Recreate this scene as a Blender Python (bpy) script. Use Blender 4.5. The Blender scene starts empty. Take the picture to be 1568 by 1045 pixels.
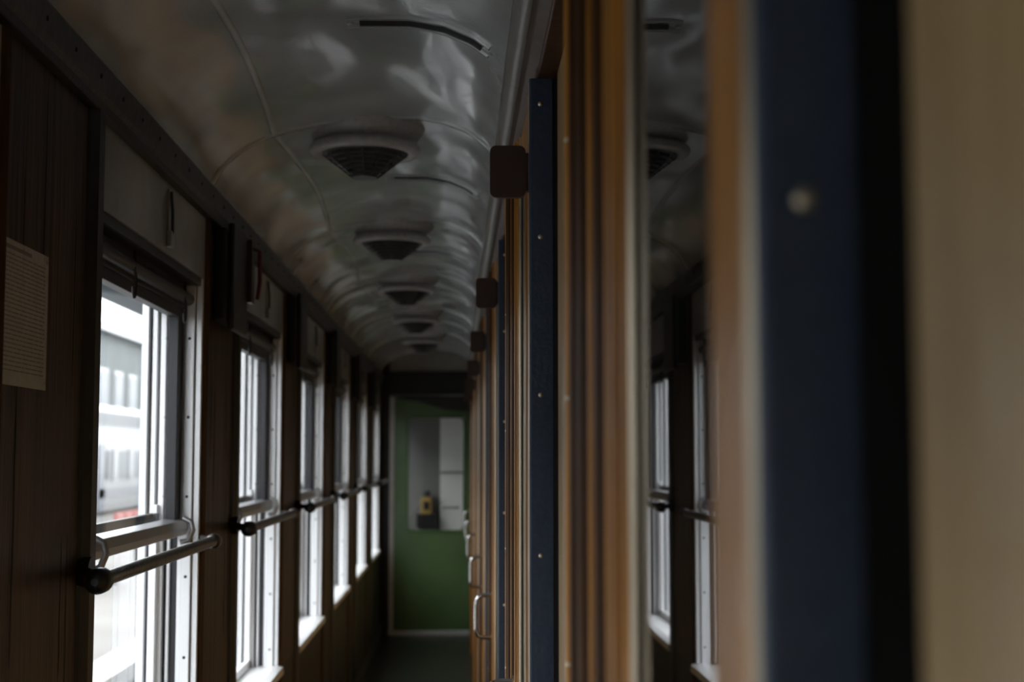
import bpy, math, random
from mathutils import Vector
random.seed(4)
CH=1.5           # camera height above floor
P=1.65           # bay period
Y0,Y1=-2.9,12.2  # corridor ends
XL=-0.65
sc=bpy.context.scene
sc.view_settings.view_transform='Standard'
sc.view_settings.look='None'

# ---------------------------------------------------------------- materials
def new_mat(name):
    m=bpy.data.materials.new(name); m.use_nodes=True
    nt=m.node_tree; b=nt.nodes['Principled BSDF']
    return m,nt,b
def simple(name,col,rough=0.5,metal=0.0,coat=0.0,bump=0.0,bscale=20.0,stretch=(1,1,1),var=0.0,col2=None,spec=0.5,vscale=None,cr_=0.12):
    m,nt,b=new_mat(name)
    b.inputs['Base Color'].default_value=(*col,1)
    b.inputs['Roughness'].default_value=rough
    b.inputs['Metallic'].default_value=metal
    b.inputs['Coat Weight'].default_value=coat
    b.inputs['Coat Roughness'].default_value=cr_
    b.inputs['Specular IOR Level'].default_value=spec
    tc=nt.nodes.new('ShaderNodeTexCoord'); mp=nt.nodes.new('ShaderNodeMapping')
    mp.inputs['Scale'].default_value=stretch
    nt.links.new(tc.outputs['Object'],mp.inputs['Vector'])
    n=nt.nodes.new('ShaderNodeTexNoise'); n.inputs['Scale'].default_value=bscale; n.inputs['Detail'].default_value=5
    nt.links.new(mp.outputs[0],n.inputs['Vector'])
    if bump>0:
        bp=nt.nodes.new('ShaderNodeBump'); bp.inputs['Strength'].default_value=bump; bp.inputs['Distance'].default_value=0.01
        nt.links.new(n.outputs['Fac'],bp.inputs['Height']); nt.links.new(bp.outputs[0],b.inputs['Normal'])
    if col2 is not None:
        n2=nt.nodes.new('ShaderNodeTexNoise'); n2.inputs['Scale'].default_value=vscale or bscale; n2.inputs['Detail'].default_value=6
        nt.links.new(mp.outputs[0],n2.inputs['Vector'])
        cr=nt.nodes.new('ShaderNodeValToRGB')
        cr.color_ramp.elements[0].position=0.35; cr.color_ramp.elements[1].position=0.68
        cr.color_ramp.elements[0].color=(*col,1); cr.color_ramp.elements[1].color=(*col2,1)
        nt.links.new(n2.outputs['Fac'],cr.inputs[0]); nt.links.new(cr.outputs[0],b.inputs['Base Color'])
    return m

M={}
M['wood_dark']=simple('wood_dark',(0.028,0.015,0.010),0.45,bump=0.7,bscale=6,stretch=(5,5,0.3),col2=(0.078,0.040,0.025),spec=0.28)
M['wood_amber']=simple('wood_amber',(0.29,0.115,0.018),0.38,bump=0.05,bscale=8,stretch=(8,8,0.4),col2=(0.52,0.225,0.038),coat=0.15,spec=0.18,cr_=0.06)
M['wood_brown']=simple('wood_brown',(0.042,0.020,0.008),0.42,bump=0.05,bscale=8,stretch=(8,8,0.4),col2=(0.085,0.038,0.014),coat=0.05,spec=0.12,cr_=0.08)
M['tan']=simple('tan_laminate',(0.38,0.245,0.105),0.36,bump=0.05,bscale=10,stretch=(6,6,0.4),col2=(0.50,0.34,0.16),coat=0.3,spec=0.3)
M['blue']=simple('blue_paint',(0.027,0.043,0.074),0.45,bump=0.15,bscale=120,col2=(0.036,0.054,0.088))
M['black']=simple('black_trim',(0.008,0.0075,0.0075),0.4,bump=0.1,bscale=60)
M['darkmetal']=simple('dark_window_metal',(0.025,0.025,0.028),0.4,metal=0.3,bump=0.05,bscale=60)
M['roof_trim']=simple('roof_trim_paint',(0.036,0.035,0.034),0.4,bump=0.2,bscale=30,col2=(0.06,0.058,0.057))
M['grey_panel']=simple('grey_panel',(0.22,0.21,0.195),0.28,bump=0.12,bscale=9,col2=(0.42,0.405,0.38),coat=0.3,vscale=5)
M['cream']=simple('cream_paint',(0.28,0.26,0.225),0.35,bump=0.1,bscale=30,col2=(0.23,0.21,0.18))
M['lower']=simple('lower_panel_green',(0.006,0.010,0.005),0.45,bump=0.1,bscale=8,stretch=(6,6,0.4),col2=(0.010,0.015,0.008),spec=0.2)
M['alu']=simple('aluminium',(0.88,0.89,0.91),0.35,metal=0.2,bump=0.05,bscale=80)
M['steel']=simple('steel',(0.42,0.42,0.43),0.30,metal=0.9,bump=0.05,bscale=80)
M['rail']=simple('worn_rail',(0.16,0.15,0.14),0.30,metal=0.9,bump=0.2,bscale=70,col2=(0.06,0.05,0.045))
M['chrome']=simple('chrome',(0.75,0.74,0.72),0.18,metal=1.0)
M['brass']=simple('brass_screw',(0.74,0.62,0.45),0.3,metal=0.8)
M['paper']=simple('paper',(0.48,0.485,0.485),0.8,bump=0.1,bscale=30,col2=(0.40,0.405,0.405))
M['ink']=simple('ink',(0.20,0.20,0.20),0.8)
M['plate']=simple('brown_plate',(0.045,0.020,0.015),0.45,bump=0.1,bscale=60)
M['red']=simple('red_paint',(0.13,0.012,0.012),0.4)
M['floor']=simple('linoleum',(0.007,0.007,0.0075),0.30,bump=0.1,bscale=30,col2=(0.012,0.012,0.0125),vscale=4)
M['green']=simple('green_door_paint',(0.058,0.110,0.038),0.35,bump=0.06,bscale=12,col2=(0.073,0.130,0.048),coat=0.2,vscale=3)
M['vest']=simple('vestibule_grey',(0.62,0.61,0.58),0.5,bump=0.05,bscale=12)
M['vestd']=simple('vestibule_dark',(0.13,0.13,0.12),0.5,bump=0.05,bscale=12)
M['yellow']=simple('yellow_paint',(0.26,0.17,0.04),0.5)
M['vent']=simple('ventilator_metal',(0.40,0.40,0.39),0.35,bump=0.1,bscale=60,col2=(0.50,0.50,0.49))
M['ventcone']=simple('ventilator_grille',(0.065,0.065,0.065),0.38,metal=0.3,bump=0.1,bscale=60,col2=(0.10,0.10,0.098))
M['concrete']=simple('concrete',(0.18,0.175,0.17),0.8,bump=0.2,bscale=3,col2=(0.22,0.215,0.21),vscale=0.6)
M['ballast']=simple('ballast',(0.12,0.115,0.11),0.9,bump=0.6,bscale=8,col2=(0.18,0.17,0.16))
M['white']=simple('white_train_paint',(0.40,0.41,0.43),0.35,coat=0.3)
M['trainglass']=simple('train_window_glass',(0.10,0.115,0.135),0.3)
M['trainred']=simple('bench_red',(0.28,0.07,0.065),0.4)
M['stripe']=simple('train_stripe_grey',(0.24,0.25,0.28),0.4,coat=0.2)
M['canopy']=simple('canopy_steel',(0.11,0.13,0.14),0.5,bump=0.1,bscale=5)
M['facade']=simple('facade_grey',(0.095,0.11,0.11),0.6,bump=0.1,bscale=5,col2=(0.12,0.14,0.14),vscale=0.3)

# ceiling paint : glossy, gently dented sheet
def ceil_mat():
    m,nt,b=new_mat('ceiling_gloss_paint')
    b.inputs['Roughness'].default_value=0.27
    b.inputs['Coat Weight'].default_value=0.9; b.inputs['Coat Roughness'].default_value=0.13
    tc=nt.nodes.new('ShaderNodeTexCoord')
    n=nt.nodes.new('ShaderNodeTexNoise'); n.inputs['Scale'].default_value=2.8; n.inputs['Detail'].default_value=0.8
    mp=nt.nodes.new('ShaderNodeMapping'); mp.inputs['Scale'].default_value=(1.7,0.85,1)
    nt.links.new(tc.outputs['Object'],mp.inputs[0]); nt.links.new(mp.outputs[0],n.inputs['Vector'])
    n2=nt.nodes.new('ShaderNodeTexNoise'); n2.inputs['Scale'].default_value=90
    nt.links.new(tc.outputs['Object'],n2.inputs['Vector'])
    bp=nt.nodes.new('ShaderNodeBump'); bp.inputs['Strength'].default_value=0.85; bp.inputs['Distance'].default_value=0.045
    bp2=nt.nodes.new('ShaderNodeBump'); bp2.inputs['Strength'].default_value=0.12; bp2.inputs['Distance'].default_value=0.003
    nt.links.new(n.outputs['Fac'],bp.inputs['Height']); nt.links.new(n2.outputs['Fac'],bp2.inputs['Height'])
    nt.links.new(bp.outputs[0],bp2.inputs['Normal'])
    nt.links.new(bp2.outputs[0],b.inputs['Normal']); nt.links.new(bp2.outputs[0],b.inputs['Coat Normal'])
    n3=nt.nodes.new('ShaderNodeTexNoise'); n3.inputs['Scale'].default_value=3
    nt.links.new(tc.outputs['Object'],n3.inputs['Vector'])
    cr=nt.nodes.new('ShaderNodeValToRGB'); cr.color_ramp.elements[0].color=(0.43,0.455,0.455,1); cr.color_ramp.elements[1].color=(0.57,0.595,0.59,1)
    cr.color_ramp.elements[0].position=0.35; cr.color_ramp.elements[1].position=0.65
    nt.links.new(n3.outputs['Fac'],cr.inputs[0]); nt.links.new(cr.outputs[0],b.inputs['Base Color'])
    return m
M['ceil']=ceil_mat()

def glass_mat(name,tint):
    m=bpy.data.materials.new(name); m.use_nodes=True; nt=m.node_tree; nt.nodes.clear()
    o=nt.nodes.new('ShaderNodeOutputMaterial'); mx=nt.nodes.new('ShaderNodeMixShader')
    t=nt.nodes.new('ShaderNodeBsdfTransparent'); g=nt.nodes.new('ShaderNodeBsdfGlossy'); f=nt.nodes.new('ShaderNodeLayerWeight'); f.inputs[0].default_value=0.5
    pw=nt.nodes.new('ShaderNodeMath'); pw.operation='POWER'; pw.inputs[1].default_value=5
    ml=nt.nodes.new('ShaderNodeMath'); ml.operation='MULTIPLY_ADD'; ml.inputs[1].default_value=0.92; ml.inputs[2].default_value=0.06
    nt.links.new(f.outputs['Facing'],pw.inputs[0]); nt.links.new(pw.outputs[0],ml.inputs[0])
    t.inputs[0].default_value=(*tint,1); g.inputs['Roughness'].default_value=0.02
    nt.links.new(ml.outputs[0],mx.inputs[0]); nt.links.new(t.outputs[0],mx.inputs[1]); nt.links.new(g.outputs[0],mx.inputs[2]); nt.links.new(mx.outputs[0],o.inputs[0])
    return m
M['glass']=glass_mat('window_glass',(0.95,0.97,0.97))
def darkglass():
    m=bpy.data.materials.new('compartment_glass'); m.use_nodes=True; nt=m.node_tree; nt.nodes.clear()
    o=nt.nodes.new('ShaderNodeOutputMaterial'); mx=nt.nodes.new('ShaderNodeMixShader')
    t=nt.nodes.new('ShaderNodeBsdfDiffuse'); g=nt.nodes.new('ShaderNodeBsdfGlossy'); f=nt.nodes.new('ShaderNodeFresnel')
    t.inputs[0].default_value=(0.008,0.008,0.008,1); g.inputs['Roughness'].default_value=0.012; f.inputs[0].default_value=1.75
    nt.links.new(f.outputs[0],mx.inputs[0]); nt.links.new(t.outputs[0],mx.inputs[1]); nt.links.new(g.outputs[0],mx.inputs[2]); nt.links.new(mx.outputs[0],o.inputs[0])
    return m
M['dglass']=darkglass()

# ---------------------------------------------------------------- mesh builder
class MB:
    def __init__(s): s.v=[];s.f=[];s.m=[];s.sm=[];s.mats=[]
    def mi(s,mat):
        if mat not in s.mats: s.mats.append(mat)
        return s.mats.index(mat)
    def add(s,vs,fs,mat,smooth=False):
        o=len(s.v); s.v+=[tuple(v) for v in vs]; i=s.mi(mat)
        for f in fs: s.f.append([a+o for a in f]); s.m.append(i); s.sm.append(smooth)
    def box(s,x0,x1,y0,y1,z0,z1,mat):
        vs=[(x0,y0,z0),(x1,y0,z0),(x1,y1,z0),(x0,y1,z0),(x0,y0,z1),(x1,y0,z1),(x1,y1,z1),(x0,y1,z1)]
        s.add(vs,[(0,3,2,1),(4,5,6,7),(0,1,5,4),(1,2,6,5),(2,3,7,6),(3,0,4,7)],mat)
    def prism(s,pts,axis,a,b,mat,smooth=False):
        """closed polygon extruded. axis 'y': pts=(x,z); 'z': pts=(x,y); 'x': pts=(y,z)"""
        def mk(p,t):
            return {'y':(p[0],t,p[1]),'z':(p[0],p[1],t),'x':(t,p[0],p[1])}[axis]
        n=len(pts); vs=[mk(p,a) for p in pts]+[mk(p,b) for p in pts]
        fs=[(i,(i+1)%n,(i+1)%n+n,i+n) for i in range(n)]
        s.add(vs,fs,mat,smooth)
        s.add(vs,[tuple(range(n))[::-1],tuple(range(n,2*n))],mat,False)
    def tube(s,path,r,mat,seg=14,cap=True):
        path=[Vector(p) for p in path]; rings=[]
        rs=r if isinstance(r,(list,tuple)) else [r]*len(path)
        ref=None
        for i,p in enumerate(path):
            t=(path[min(i+1,len(path)-1)]-path[max(i-1,0)]).normalized()
            if ref is None:
                ref=Vector((0,0,1)) if abs(t.z)<0.9 else Vector((1,0,0))
            u=(ref-t*ref.dot(t)).normalized(); ref=u; w=t.cross(u)
            rings.append([p+(u*math.cos(2*math.pi*j/seg)+w*math.sin(2*math.pi*j/seg))*rs[i] for j in range(seg)])
        vs=[v for r_ in rings for v in r_]; fs=[]
        for i in range(len(path)-1):
            for j in range(seg):
                a=i*seg+j;b=i*seg+(j+1)%seg
                fs.append((a,b,b+seg,a+seg))
        s.add(vs,fs,mat,True)
        if cap:
            s.add(rings[0],[tuple(range(seg))[::-1]],mat); s.add(rings[-1],[tuple(range(seg))],mat)
    def dome(s,c,d,r,mat,h=0.5,seg=10):
        """rivet: hemisphere at c pointing along d"""
        d=Vector(d).normalized(); c=Vector(c)
        path=[c+d*(r*h*math.sin(a)) for a in (0,0.5,0.95,1.3,1.5)]
        s.tube([path[0]-d*0.002]+path,[r]+[r*math.cos(a) for a in (0,0.5,0.95,1.3,1.5)],mat,seg)
    def lathe(s,c,prof,mat,seg=40,smooth=True):
        vs=[];fs=[];n=len(prof)
        for j in range(seg):
            a=2*math.pi*j/seg
            for r,z in prof: vs.append((c[0]+r*math.cos(a),c[1]+r*math.sin(a),c[2]+z))
        for j in range(seg):
            k=(j+1)%seg
            for i in range(n-1): fs.append((j*n+i,k*n+i,k*n+i+1,j*n+i+1))
        s.add(vs,fs,mat,smooth)
    def obj(s,name,bevel=0.0,parent=None,autosmooth=False):
        me=bpy.data.meshes.new(name); me.from_pydata(s.v,[],s.f)
        for m in s.mats: me.materials.append(M[m])
        for p,i,sm in zip(me.polygons,s.m,s.sm): p.material_index=i; p.use_smooth=sm
        me.update()
        o=bpy.data.objects.new(name,me); bpy.context.scene.collection.objects.link(o)
        if bevel>0:
            b=o.modifiers.new('bevel','BEVEL'); b.width=bevel; b.segments=2; b.limit_method='ANGLE'; b.angle_limit=math.radians(50)
        if parent: o.parent=parent
        return o

def arc(cx,cy,r,a0,a1,n=6):
    return [(cx+r*math.cos(math.radians(a0+(a1-a0)*i/n)),cy+r*math.sin(math.radians(a0+(a1-a0)*i/n))) for i in range(n+1)]

# ---------------------------------------------------------------- ceiling
prof=[(-0.66,0.68),(-0.648,0.72),(-0.63,0.757),(-0.60,0.79),(-0.56,0.82),(-0.51,0.845),(-0.45,0.865),(-0.38,0.881),(-0.3,0.893),(-0.2,0.902),(-0.1,0.902),(-0.03,0.89),(0.03,0.865),(0.07,0.835),(0.10,0.80),(0.125,0.76)]
def ceil_z(x):
    for (a,b),(c,d) in zip(prof,prof[1:]):
        if a<=x<=c: return CH+b+(d-b)*(x-a)/(c-a)
    return CH+0.8
mb=MB()
ny=60; vs=[];fs=[]
for i in range(ny+1):
    y=Y0-0.1+(Y1-Y0+0.2)*i/ny
    for x,h in prof: vs.append((x,y,CH+h))
n=len(prof)
for i in range(ny):
    for j in range(n-1):
        a=i*n+j; fs.append((a,a+n,a+n+1,a+1))
mb.add(vs,fs,'ceil',True)
# outer roof shell
mb.prism([(-0.82,CH+0.68),(-0.82,CH+0.98),(0.3,CH+0.98),(0.3,CH+0.76),(0.27,CH+0.76),(0.27,CH+0.95),(-0.79,CH+0.95),(-0.79,CH+0.68)],'y',Y0-0.1,Y1+1.5,'roof_trim')
ceiling=mb.obj('ceiling')

def strip(mb,y,w,t,mat,x0=-0.65,x1=0.11,steps=26,rnd=True):
    # transverse raised strip following the vault
    vs=[];fs=[]
    for i in range(steps+1):
        x=x0+(x1-x0)*i/steps; z=ceil_z(x)
        dz=(ceil_z(min(x+.01,.12))-ceil_z(max(x-.01,-.66)))/0.02
        nrm=Vector((dz,0,-1)).normalized()
        p=Vector((x,0,z))
        for yy,tt in ((-w/2,-0.001),(-w/3,t),(w/3,t),(w/2,-0.001)):
            q=p+nrm*tt; vs.append((q.x,y+yy,q.z))
    for i in range(steps):
        for j in range(3):
            a=i*4+j; fs.append((a,a+1,a+5,a+4))
    mb.add(vs,fs,mat,True)
mb=MB()
for k in range(-3,6):
    strip(mb,3.74+P*k,0.035,0.004,'ceil')
    # soft panel seam on the left shoulder of the vault, swelling at each rib
    yb=3.74+P*k
    pts=[]
    for q in range(17):
        t=q/16; xx=-0.49+0.03*math.sin(math.pi*t)
        pts.append((xx,yb-P+P*t,ceil_z(xx)+0.0085))
    if yb-P>Y0-0.1: mb.tube(pts,0.012,'ceil',20)
mb.obj('trim_1_ceiling_ribs',parent=ceiling)
# service hatch openings : dark slot plus pressed lip
for k in range(-1,5):
    mb=MB(); y=2.9+P*k
    strip(mb,y,0.014 if k==0 else 0.008,0.009 if k==0 else 0.006,'black' if k==0 else 'roof_trim',-0.205,0.05,20)
    strip(mb,y+0.020,0.022,0.007,'ceil',-0.23,0.065,20)
    strip(mb,y-0.030,0.022,0.004,'ceil',-0.23,0.065,20)
    for x in (-0.225,0.068):
        mb.dome((x,y,ceil_z(x)-0.001),(0,0,-1),0.008,'vent')
    mb.obj('ceiling_hatch_slot',parent=ceiling)
# ventilators
for k in range(-2,6):
    y=3.87+P*k
    if y>Y1-0.3: continue
    mb=MB(); c=(-0.255,y,CH)
    mb.lathe(c,[(0.165,0.905),(0.160,0.890),(0.150,0.878),(0.140,0.868),(0.132,0.862),(0.131,0.855),(0.148,0.852),(0.153,0.846),(0.153,0.838),(0.148,0.831),(0.124,0.826),(0.118,0.834),(0.114,0.836)],'vent',48)
    pr=[(0.118,0.836)]; r=0.117; z=0.832
    for i in range(6):
        pr+=[(r,z),(r-0.001,z-0.0055),(r-0.013,z-0.0065),(r-0.014,z-0.0035)]; r-=0.0135; z-=0.0104
    pr+=[(r,z),(r-0.002,z-0.006),(0.001,z-0.008)]
    mb.lathe(c,pr,'ventcone',32,False)
    for j in range(12):
        a=2*math.pi*j/12
        mb.tube([(c[0]+0.117*math.cos(a),c[1]+0.117*math.sin(a),CH+0.829),(c[0]+0.036*math.cos(a),c[1]+0.036*math.sin(a),CH+0.766)],0.0022,'ventcone',6)
    mb.obj('ceiling_ventilator')

# ---------------------------------------------------------------- floor
mb=MB(); mb.box(-0.82,0.3,Y0-0.1,Y1+1.5,-0.08,0,'floor'); mb.obj('floor')

# ---------------------------------------------------------------- left wall
WY=[2.57+P*k for k in range(-3,6)]
WW=1.09
ZS=CH-0.78; ZT=CH+0.455; ZR=CH+0.635
XO=-0.80
mb=MB()
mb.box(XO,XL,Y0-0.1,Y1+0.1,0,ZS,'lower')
prev=Y0-0.1
edges=[]
for wy in WY:
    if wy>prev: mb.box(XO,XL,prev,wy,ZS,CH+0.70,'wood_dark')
    edges.append((prev,wy))
    mb.box(XO,XL,wy,wy+WW,ZT,CH+0.70,'grey_panel')
    prev=wy+WW
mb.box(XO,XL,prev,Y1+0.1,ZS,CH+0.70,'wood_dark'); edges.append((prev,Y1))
wl=mb.obj('wall_left')
# vertical cover strips and boards grooves on pillars
mb=MB()
for a,b in edges:
    if b-a<0.3: continue
    mb.prism([(XL,b-0.085),(XL+0.006,b-0.082),(XL+0.016,b-0.06),(XL+0.016,b-0.022),(XL+0.008,b-0.004),(XL,b)],'z',0.1,CH+0.63,'black')
    mb.prism([(XL,a),(XL+0.006,a+0.004),(XL+0.010,a+0.016),(XL+0.006,a+0.03),(XL,a+0.034)],'z',0.1,CH+0.63,'wood_brown')
mb.obj('trim_2_pillar_strips',parent=wl)
# weathering cracks between the veneer boards of the pillars
mb=MB()
for a,b in edges:
    if b-a<0.3: continue
    for q in range(6):
        yy=random.uniform(a+0.06,b-0.1); z0=random.uniform(ZS+0.1,CH+0.35); ln=random.uniform(0.15,0.5)
        z1=min(z0+ln,CH+0.6); pts=[]
        for t in range(7): pts.append((XL+0.0002,yy+random.uniform(-0.0015,0.0015),z0+(z1-z0)*t/6))
        mb.tube(pts,[0.0003]+[0.0012]*5+[0.0003],'black',6)
mb.obj('veneer_cracks',parent=wl)
mb=MB()
# sloping cornice band along the left
mb.prism([(XL-0.01,CH+0.625),(XL+0.012,CH+0.632),(XL+0.02,CH+0.645),(XL+0.026,CH+0.69),(XL+0.02,CH+0.70),(XL-0.01,CH+0.70)],'y',Y0,Y1,'roof_trim')
mb.prism([(XL,CH+0.612),(XL+0.016,CH+0.616),(XL+0.018,CH+0.632),(XL,CH+0.634)],'y',Y0,Y1,'black')
y=Y0+0.1
while y<Y1:
    mb.dome((XL+0.0235,y,CH+0.668),(1,0,0),0.005,'darkmetal'); y+=0.165
mb.obj('trim_3_cornice',bevel=0.002)
mb=MB(); mb.box(XL-0.001,XL+0.018,Y0,Y1,0,0.1,'black'); mb.obj('baseboard_left',bevel=0.004)

# pillar blocks (curtain brackets) high on the pillars
for i,(a,b) in enumerate(edges):
    if b-a<0.3 or b>11.0 or a<3: continue
    mb=MB()
    mb.box(XL,XL+0.035,a+0.12,b-0.09,CH+0.36,CH+0.61,'black')
    mb.box(XL+0.034,XL+0.05,a+0.16,b-0.15,CH+0.34,CH+0.63,'black')
    mb.obj('pillar_bracket_block',bevel=0.006)
# emergency brake on first pillar after window 1
mb=MB()
ya=4.16
mb.box(XL+0.049,XL+0.062,ya-0.1,ya-0.04,CH+0.44,CH+0.62,'plate')
mb.tube([(XL+0.055,ya-0.07,CH+0.60),(XL+0.08,ya-0.07,CH+0.59),(XL+0.082,ya-0.07,CH+0.50),(XL+0.075,ya-0.07,CH+0.45)],0.006,'red',10)
mb.obj('emergency_brake_handle')

# ---------------------------------------------------------------- windows
for i,wy in enumerate(WY):
    a,b=wy,wy+WW
    mb=MB()
    # channel jambs
    for side in (0,1):
        yj=b if side else a; d=-1 if side else 1
        def jb(x0,x1,t,mat):
            y1=yj+d*t; mb.box(x0,x1,min(yj,y1),max(yj,y1),ZS,ZT,mat)
        jb(-0.80,-0.651,0.004,'darkmetal')
        jb(-0.80,-0.782,0.030,'alu'); jb(-0.774,-0.762,0.022,'alu')
        jb(-0.752,-0.738,0.028,'alu'); jb(-0.730,-0.722,0.016,'alu')
        jb(-0.704,-0.6935,0.016,'alu'); jb(-0.6915,-0.668,0.028,'alu'); jb(-0.665,-0.651,0.018,'alu')
        for z in (0.8,1.0,1.2,1.4,1.6,1.8):
            mb.dome((-0.680,yj+d*0.028,z),(0,d,0),0.004,'darkmetal')
    # sill and head
    mb.prism([(-0.83,ZS-0.03),(-0.80,ZS+0.012),(-0.66,ZS+0.02),(-0.632,ZS+0.014),(-0.63,ZS-0.012),(-0.645,ZS-0.016),(-0.66,ZS)],'y',a,b,'alu')
    mb.box(-0.80,-0.655,a,b,ZT-0.02,ZT,'darkmetal')
    mb.box(-0.77,-0.69,a,b,CH+0.375,ZT-0.02,'black')
    mb.tube([(-0.685,a+0.02,CH+0.40),(-0.685,b-0.02,CH+0.40)],0.016,'darkmetal',14)
    # upper sash
    zs0,zs1=CH-0.16,CH+0.385; sx0,sx1=-0.722,-0.697
    mb.box(sx0,sx1,a+0.02,a+0.06,zs0,zs1,'darkmetal'); mb.box(sx0,sx1,b-0.085,b-0.022,zs0,zs1,'darkmetal')
    mb.box(sx0,sx1,a+0.06,b-0.085,zs1-0.035,zs1,'darkmetal')
    mb.prism([(sx0,CH-0.20),(sx1+0.016,CH-0.195),(sx1+0.022,CH-0.178),(sx1+0.016,CH-0.158),(sx0,CH-0.154)],'y',a+0.022,b-0.03,'steel')
    # lower fixed pane frame
    mb.box(-0.765,-0.748,a+0.02,a+0.05,ZS+0.01,CH-0.12,'darkmetal'); mb.box(-0.765,-0.748,b-0.055,b-0.025,ZS+0.01,CH-0.12,'alu')
    mb.box(-0.765,-0.748,a+0.02,b-0.025,CH-0.17,CH-0.14,'darkmetal'); mb.box(-0.765,-0.748,a+0.02,b-0.025,ZS+0.01,ZS+0.045,'alu')
    # sash finger pulls / end clips
    for yy in (a+0.12,b-0.10):
        mb.tube([(-0.675,yy,CH-0.15),(-0.655,yy,CH-0.16),(-0.65,yy,CH-0.18),(-0.66,yy,CH-0.205),(-0.68,yy,CH-0.21)],0.007,'steel',10)
    # hanging blind hooks
    for yy in (a+0.40,b-0.14):
        pts=[(-0.672,yy,CH+0.43)]
        for q in range(9):
            t=math.pi*2*q/9*0.8; pts.append((-0.672,yy+0.014*math.sin(t),CH+0.36-0.03*(1-math.cos(t))+0.03))
        mb.tube(pts,0.0032,'black',8)
    wo=mb.obj('window_%d'%(i+1),bevel=0.0015)
    g=MB()
    for (xx,z0_,z1_) in ((-0.709,zs0+0.005,zs1-0.02),(-0.756,ZS+0.03,CH-0.15)):
        g.add([(xx,a+0.04,z0_),(xx,b-0.04,z0_),(xx,b-0.04,z1_),(xx,a+0.04,z1_)],[(0,1,2,3)],'glass')
    g.obj('glass_panes',parent=wo)
    # safety handrail
    if i>=0:
        h=MB(); ys,ye=a-0.26,b-0.26; hx=-0.572; hz=CH-0.198
        h.tube([(hx,ys+0.02,hz),(hx,ye-0.01,hz)],0.0125,'rail',18)
        h.tube([(hx,ys-0.014,hz),(hx,ys-0.010,hz),(hx,ys,hz),(hx,ys+0.026,hz),(hx,ys+0.034,hz)],[0.006,0.016,0.021,0.021,0.015],'black',18)
        h.tube([(hx,ys+0.01,hz),(-0.60,ys+0.10,hz),(-0.648,ys+0.19,hz)],0.011,'black',12)
        h.tube([(hx,ye-0.02,hz),(hx,ye-0.012,hz),(hx,ye+0.014,hz),(hx,ye+0.022,hz)],[0.013,0.018,0.018,0.011],'rail',18)
        h.tube([(hx,ye,hz),(-0.60,ye+0.10,hz-0.004),(-0.648,ye+0.265,hz-0.006)],0.008,'darkmetal',12)
        h.tube([(-0.649,ys+0.19,hz),(-0.628,ys+0.19,hz)],0.026,'black',18)
        h.obj('window_handrail')
    # hook on grey panel
    l=MB(); ly=a+0.62
    l.box(XL,XL+0.004,ly-0.012,ly+0.012,CH+0.50,CH+0.60,'grey_panel')
    l.tube([(XL+0.006,ly,CH+0.595),(XL+0.010,ly,CH+0.55),(XL+0.010,ly,CH+0.50)],0.0035,'darkmetal',8)
    l.box(XL,XL+0.012,ly-0.018,ly+0.018,CH+0.468,CH+0.505,'steel')
    l.dome((XL+0.004,ly,CH+0.597),(1,0,0),0.005,'steel')
    l.obj('blind_latch',bevel=0.002)

# ---------------------------------------------------------------- paper notice
mb=MB()
x=XL+0.0012; y0n,y1n=1.965,2.268; z0n,z1n=CH+0.104,CH+0.316
mb.box(XL,x,y0n,y1n,z0n,z1n,'paper')
z=z1n-0.022
while z>z0n+0.02:
    yy=y0n+0.012
    while yy<y1n-0.02:
        w=random.uniform(0.012,0.035); w=min(w,y1n-0.015-yy)
        if w>0.004: mb.box(x,x+0.0003,yy,yy+w,z,z+0.0020,'ink')
        yy+=w+0.004
    z-=0.0065
mb.box(x,x+0.0003,y0n+0.09,y1n-0.09,z1n-0.014,z1n-0.008,'ink')
for yy in (y0n+0.01,y1n-0.01):
    for zz in (z0n+0.01,z1n-0.01): mb.dome((x,yy,zz),(1,0,0),0.004,'steel')
mb.obj('paper_notice')

# ---------------------------------------------------------------- right wall with compartment doors
mb=MB()
mb.box(0.205,0.30,Y0-0.1,Y1+0.1,0,CH+0.95,'black')
wr=mb.obj('wall_right')
mb=MB()
mb.box(0.122,0.204,Y0,Y1,CH+0.586,CH+0.775,'wood_brown')
mb.prism([(0.105,CH+0.60),(0.13,CH+0.587),(0.13,CH+0.62),(0.108,CH+0.615)],'y',Y0,Y1,'wood_brown')
mb.obj('trim_4_door_header',bevel=0.003)
mb=MB()
mb.prism([(0.13,CH+0.745),(0.108,CH+0.75),(0.100,CH+0.765),(0.097,CH+0.785),(0.096,CH+0.806),(0.13,CH+0.80)],'y',Y0,Y1,'cream',True)
mb.obj('trim_5_header_moulding')
mb=MB(); mb.box(0.128,0.204,Y0,Y1,0,0.12,'black'); mb.obj('baseboard_right',bevel=0.003)

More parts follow.
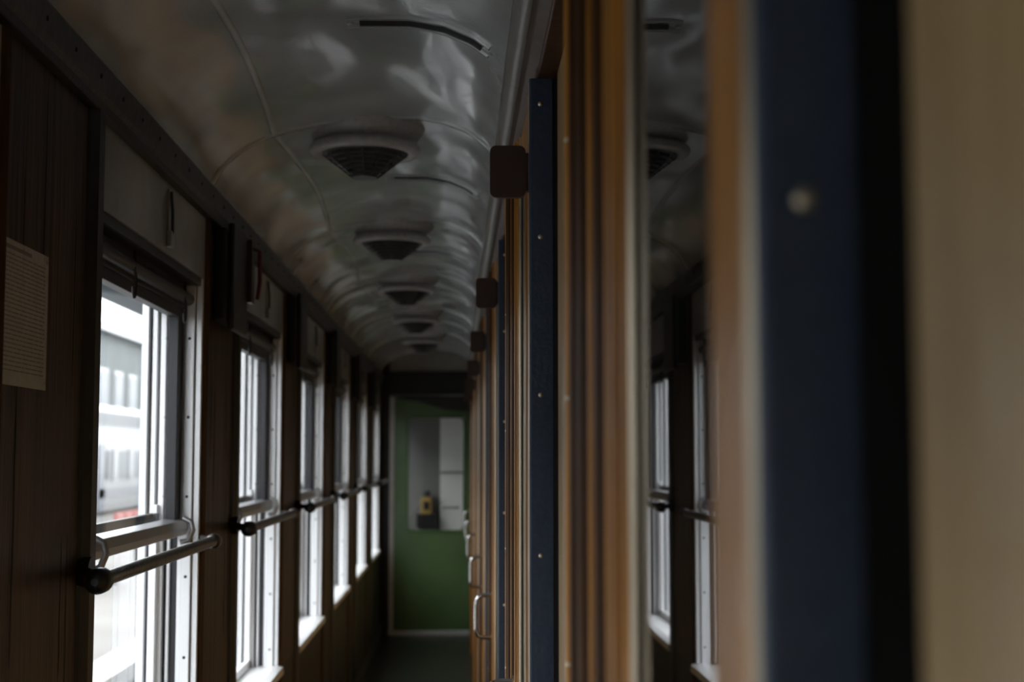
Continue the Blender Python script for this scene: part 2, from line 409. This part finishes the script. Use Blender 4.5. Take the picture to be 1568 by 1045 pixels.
ZD=CH+0.585
riv=[-1.12,-0.875,-0.635,-0.392,-0.149,0.094,0.337,0.545]
mods=[0.51+P*k for k in range(-2,7)]
pm=MB()
for i,y0 in enumerate(mods):
    # blue post
    b=MB()
    b.prism([(0.146,y0+0.001),(0.1130,y0),(0.1105,y0+0.003),(0.1100,y0+0.012),(0.112,y0+0.02),(0.146,y0+0.02)],'z',0,ZD,'blue')
    b.box(0.146,0.2045,y0+0.004,y0+0.02,0,ZD,'black')  # black fill colours in the dark shade of the recess beside the post
    for h in riv: b.dome((0.127,y0+0.001,CH+h),(0,-1,0),0.0042,'brass',0.6,12)
    b.obj('blue_door_post')
    # wooden jamb
    d=MB()
    pts=[(0.20,y0+0.021),(0.1145,y0+0.021)]+arc(0.120,y0+0.030,0.0075,200,160,3)+arc(0.120,y0+0.060,0.0065,200,160,3)+arc(0.1225,y0+0.115,0.010,180,90,5)+[(0.20,y0+0.13)]
    d.prism(pts,'z',0.02,ZD,'wood_amber')
    d.tube([(0.1145,y0+0.0265,0.02),(0.1145,y0+0.0265,ZD)],0.0045,'brass',10)
    # glass side light, then wide stile with vertical mouldings
    s=y0+0.41
    d.box(0.1135,0.20,s+0.004,s+0.405,0.02,ZD,'wood_brown')
    for (by,bx,br,mt) in ((0.000,0.1150,0.0036,'brass'),(0.018,0.1140,0.0055,'wood_amber'),(0.050,0.1115,0.0065,'wood_amber'),(0.080,0.1130,0.0060,'wood_brown'),  # first bead, in brass, stands in for the bright highlight on the wood edge
                       (0.115,0.1120,0.0045,'wood_amber'),(0.150,0.1110,0.0080,'wood_brown'),(0.215,0.1085,0.0040,'wood_amber'),(0.26,0.1080,0.0085,'wood_brown'),(0.34,0.1060,0.0065,'wood_brown'),(0.395,0.1050,0.0050,'wood_amber')):
        d.tube([(bx,s+by,0.02),(bx,s+by,ZD)],br,mt,18)
    for h in riv[:-1]:
        d.dome((0.1015,s+0.392,CH+h-0.04),(-1,-1,0),0.0024,'brass',0.6,10)
    # rails top / bottom and lower panel
    d.box(0.116,0.20,y0+0.12,s+0.01,ZD-0.06,ZD,'wood_amber')
    d.box(0.120,0.20,y0+0.12,s+0.01,0.02,CH-0.72,'wood_amber')
    d.box(0.115,0.20,y0+0.12,s+0.01,CH-0.76,CH-0.70,'wood_amber')
    do=d.obj('door_%d'%(i+1),bevel=0.0012)
    g=MB(); g.box(0.1175,0.1235,y0+0.115,s+0.01,CH-0.71,ZD-0.05,'dglass'); g.obj('glass',parent=do)
    # D handle
    h=MB(); hy=y0+0.51; z1,z0=CH-0.415,CH-0.54
    pts=[(0.113,hy,z1),(0.080,hy,z1),(0.067,hy,z1-0.004),(0.060,hy,z1-0.014),(0.058,hy,z1-0.03),(0.058,hy,z0+0.03),(0.060,hy,z0+0.014),(0.067,hy,z0+0.004),(0.080,hy,z0),(0.113,hy,z0)]
    h.tube(pts,0.0062,'chrome',14)
    for z in (z0,z1): h.tube([(0.114,hy,z),(0.104,hy,z)],0.013,'chrome',16)
    h.obj('grab_handle',parent=do)
    # brown rounded number plate
    p=MB(); ya=y0+0.03
    cx,cz,hw,hh,r=0.078,CH+0.4445,0.028,0.041,0.010
    pt=arc(cx+hw-r,cz+hh-r,r,0,90)+arc(cx-hw+r,cz+hh-r,r,90,180)+arc(cx-hw+r,cz-hh+r,r,180,270)+arc(cx+hw-r,cz-hh+r,r,270,360)
    p.prism(pt,'y',ya,ya+0.010,'plate')
    p.box(0.09,0.116,ya+0.002,ya+0.02,cz-0.03,cz+0.03,'plate')
    p.obj('compartment_number_plate',bevel=0.001,parent=do)
    # tan wall panel between doors
    a=s+0.41; bnd=y0+P-0.045
    bnd=min(bnd,Y1-0.02)
    if a<bnd: 
        pm.box(0.150,0.204,a,bnd,0.0,ZD,'tan')
pm.box(0.150,0.204,Y0,mods[0]-0.045,0,ZD,'tan')
pm.obj('trim_6_wall_panels',bevel=0.006)

# ---------------------------------------------------------------- end walls
mb=MB()
dx0,dx1=-0.575,0.125; dt=CH+0.53
mb.box(-0.80,dx0,Y1,Y1+0.08,0,CH+0.95,'black')
mb.box(dx1,0.30,Y1,Y1+0.08,0,CH+0.95,'black')
mb.box(dx0,dx1,Y1,Y1+0.08,dt,CH+0.73,'black')
mb.box(-0.80,0.30,Y1+0.001,Y1+0.07,CH+0.72,CH+0.95,'cream')
mb.box(-0.66,0.15,Y1-0.03,Y1,CH+0.68,CH+0.72,'black')
mb.obj('wall_end')
mb=MB(); mb.box(-0.80,0.30,Y0-0.1,Y0,0,CH+0.95,'wood_dark'); mb.obj('wall_back')
# green door
mb=MB()
wx0,wx1,wz0,wz1=-0.42,0.06,CH-0.63,CH+0.34
ya,yb=Y1+0.005,Y1+0.045
mb.box(dx0+0.005,wx0,ya,yb,0.01,dt-0.005,'green'); mb.box(wx1,dx1-0.005,ya,yb,0.01,dt-0.005,'green')
mb.box(wx0,wx1,ya,yb,0.01,wz0,'green'); mb.box(wx0,wx1,ya,yb,wz1,dt-0.005,'green')
# rubber gasket with rounded corners
r=0.05
ol=arc(wx1-r,wz1-r,r,0,90)+arc(wx0+r,wz1-r,r,90,180)+arc(wx0+r,wz0+r,r,180,270)+arc(wx1-r,wz0+r,r,270,360)
pts=[(x_,ya-0.002,z_) for x_,z_ in ol]; pts.append(pts[0])
mb.tube(pts,0.010,'green',8)
mb.box(dx0,dx0+0.040,ya-0.012,ya+0.001,0.02,dt-0.02,'vent')
mb.box(dx0,dx1,ya-0.05,ya,0.0,0.035,'vent')
mb.prism([(-0.52,dt-0.01),(0.10,dt-0.01),(0.10,dt-0.15),(-0.10,dt-0.13)],'y',ya-0.05,ya,'black')  # solid black wedge: closer box and slanted shadow put into one shape
mb.tube([(-0.05,ya-0.03,dt-0.08),(-0.35,ya-0.06,dt-0.05),(-0.5,ya-0.02,dt-0.03)],0.008,'darkmetal',8)
mb.tube([(-0.13,ya-0.005,CH-0.43),(-0.13,ya-0.05,CH-0.43),(0.02,ya-0.05,CH-0.43)],0.010,'chrome',10)
dd=mb.obj('door_end',bevel=0.003)
g=MB(); g.add([(wx0,ya+0.018,wz0),(wx1,ya+0.018,wz0),(wx1,ya+0.018,wz1),(wx0,ya+0.018,wz1)],[(0,1,2,3)],'glass'); g.obj('glass',parent=dd)
# vestibule
V0,V1=Y1+0.08,Y1+1.45
mb=MB()
mb.box(-0.80,0.30,V1,V1+0.05,0,CH+0.95,'vestd')
mb.box(-0.16,0.28,V1-0.03,V1,0.02,CH+0.6,'vest')
mb.box(-0.155,0.27,V1-0.04,V1-0.03,CH-0.16,CH-0.14,'vestd')
mb.box(0.25,0.30,V0,V1,0,CH+0.95,'vest')
mb.box(-0.80,-0.75,V0,V0+0.3,0,CH+0.95,'vestd'); mb.box(-0.80,-0.75,V1-0.2,V1,0,CH+0.95,'vestd')
mb.box(-0.80,-0.75,V0+0.3,V1-0.2,0,0.9,'vestd'); mb.box(-0.80,-0.75,V0+0.3,V1-0.2,CH+0.3,CH+0.95,'vestd')
mb.obj('wall_vestibule')
mb=MB()
mb.box(-0.34,-0.24,V1-0.14,V1,CH-0.54,CH-0.38,'yellow'); mb.box(-0.38,-0.20,V1-0.145,V1,CH-0.66,CH-0.54,'black')
mb.box(-0.315,-0.265,V1-0.15,V1-0.13,CH-0.50,CH-0.42,'black')
mb.tube([(-0.28,V1-0.1,CH-0.38),(-0.28,V1-0.1,CH-0.32)],0.03,'black',12)
mb.obj('yellow_equipment_box',bevel=0.008)

# ---------------------------------------------------------------- exterior
GZ=-1.15
mb=MB(); mb.box(-120,60,-60,260,GZ-0.1,GZ,'ballast'); mb.obj('ground')
mb=MB(); PZ=-0.15
mb.box(-10.0,-2.6,-40,160,GZ,PZ,'concrete'); mb.box(-2.9,-2.58,-40,160,PZ-0.12,PZ+0.01,'white')
mb.obj('station_platform')
mb=MB()
for y in range(34,150,14):
    mb.box(-6.6,-6.35,y,y+0.25,PZ+0.002,5.2,'canopy'); mb.prism([(-9.5,5.6),(-9.5,5.75),(-6.45,5.35),(-3.6,5.75),(-3.6,5.6),(-6.45,5.1)],'y',y,y+0.2,'canopy')
mb.prism([(-9.6,5.75),(-9.6,5.85),(-6.45,5.45),(-3.5,5.85),(-3.5,5.75),(-6.45,5.36)],'y',32,150,'canopy')
mb.obj('platform_canopy')
mb=MB()
for c in range(6):
    y=-6+c*26.0; ye=y+25
    mb.prism([(-14.6,-0.3),(-11.6,-0.3),(-11.55,2.5),(-11.7,3.0),(-12.4,3.3),(-13.8,3.3),(-14.5,3.0),(-14.65,2.5)],'y',y,ye,'white')
    mb.box(-11.62,-11.53,y+1.6,ye-1.6,0.75,1.7,'trainglass')
    mb.box(-11.6,-11.52,y,ye,0.15,0.45,'stripe')
    for q in (0.5,ye-y-1.3): mb.box(-11.63,-11.52,y+q,y+q+0.8,-0.2,1.9,'stripe')
    mb.box(-14.3,-11.8,y+1,ye-1,GZ+0.3,-0.3,'black')
    for w in (2.5,5,20,22.5):
        for xx in (-12.1,-14.0): mb.tube([(xx-0.06,y+w,GZ+0.45),(xx+0.06,y+w,GZ+0.45)],0.45,'darkmetal',20)
    for q in range(10): mb.box(-11.6,-11.5,y+2.4+q*2.3,y+2.9+q*2.3,0.72,1.75,'white')
mb.obj('white_passenger_train')
mb=MB()
mb.box(-30,-20,-30,200,GZ,8.5,'facade')
for fl in (0.5,4.3):
    y=-28
    while y<198:
        mb.box(-20.02,-19.95,y,y+2.2,fl,fl+2.2,'white'); mb.box(-19.96,-19.92,y+0.15,y+2.05,fl+0.15,fl+2.05,'trainglass'); y+=3.6
mb.box(-30.3,-19.4,-30,200,8.5,8.9,'white')
mb.obj('station_building')
for (bx,by) in ((-4.6,17.0),(-4.6,20.5),(-5.0,27)):
    mb=MB()
    for q in range(4):
        y=by+q*0.55
        mb.box(bx-0.22,bx+0.22,y,y+0.45,PZ+0.42,PZ+0.46,'trainred'); mb.box(bx-0.26,bx-0.21,y,y+0.45,PZ+0.46,PZ+0.85,'trainred')
    mb.box(bx-0.05,bx+0.05,by,by+2.1,PZ+0.36,PZ+0.42,'darkmetal')
    for y in (by+0.3,by+1.8): mb.box(bx-0.03,bx+0.03,y,y+0.06,PZ+0.03,PZ+0.36,'darkmetal'); mb.box(bx-0.2,bx+0.2,y,y+0.06,PZ+0.001,PZ+0.03,'darkmetal')
    mb.obj('platform_bench',bevel=0.01)

# ---------------------------------------------------------------- world
w=bpy.data.worlds.new('overcast_sky'); bpy.context.scene.world=w; w.use_nodes=True
nt=w.node_tree; bg=nt.nodes['Background']
tc=nt.nodes.new('ShaderNodeTexCoord'); sx=nt.nodes.new('ShaderNodeSeparateXYZ'); cr=nt.nodes.new('ShaderNodeValToRGB')
nt.links.new(tc.outputs['Generated'],sx.inputs[0]); nt.links.new(sx.outputs['Z'],cr.inputs[0])
cr.color_ramp.elements[0].position=0.0; cr.color_ramp.elements[0].color=(0.92,0.96,1.0,1)
cr.color_ramp.elements[1].position=0.9; cr.color_ramp.elements[1].color=(0.97,0.985,1.0,1)
nt.links.new(cr.outputs[0],bg.inputs[0]); bg.inputs[1].default_value=6.0

# ---------------------------------------------------------------- camera
cam=bpy.data.cameras.new('camera'); co=bpy.data.objects.new('camera',cam); bpy.context.scene.collection.objects.link(co)
cam.lens=50; cam.sensor_width=36; cam.clip_start=0.02; cam.clip_end=500
co.location=(0,0,CH)
co.rotation_euler=(math.radians(90)+math.atan(177.5/2178),0,-math.atan(84/2178))
cam.dof.use_dof=True; cam.dof.focus_distance=2.5; cam.dof.aperture_fstop=4.6; cam.dof.aperture_blades=9
bpy.context.scene.camera=co
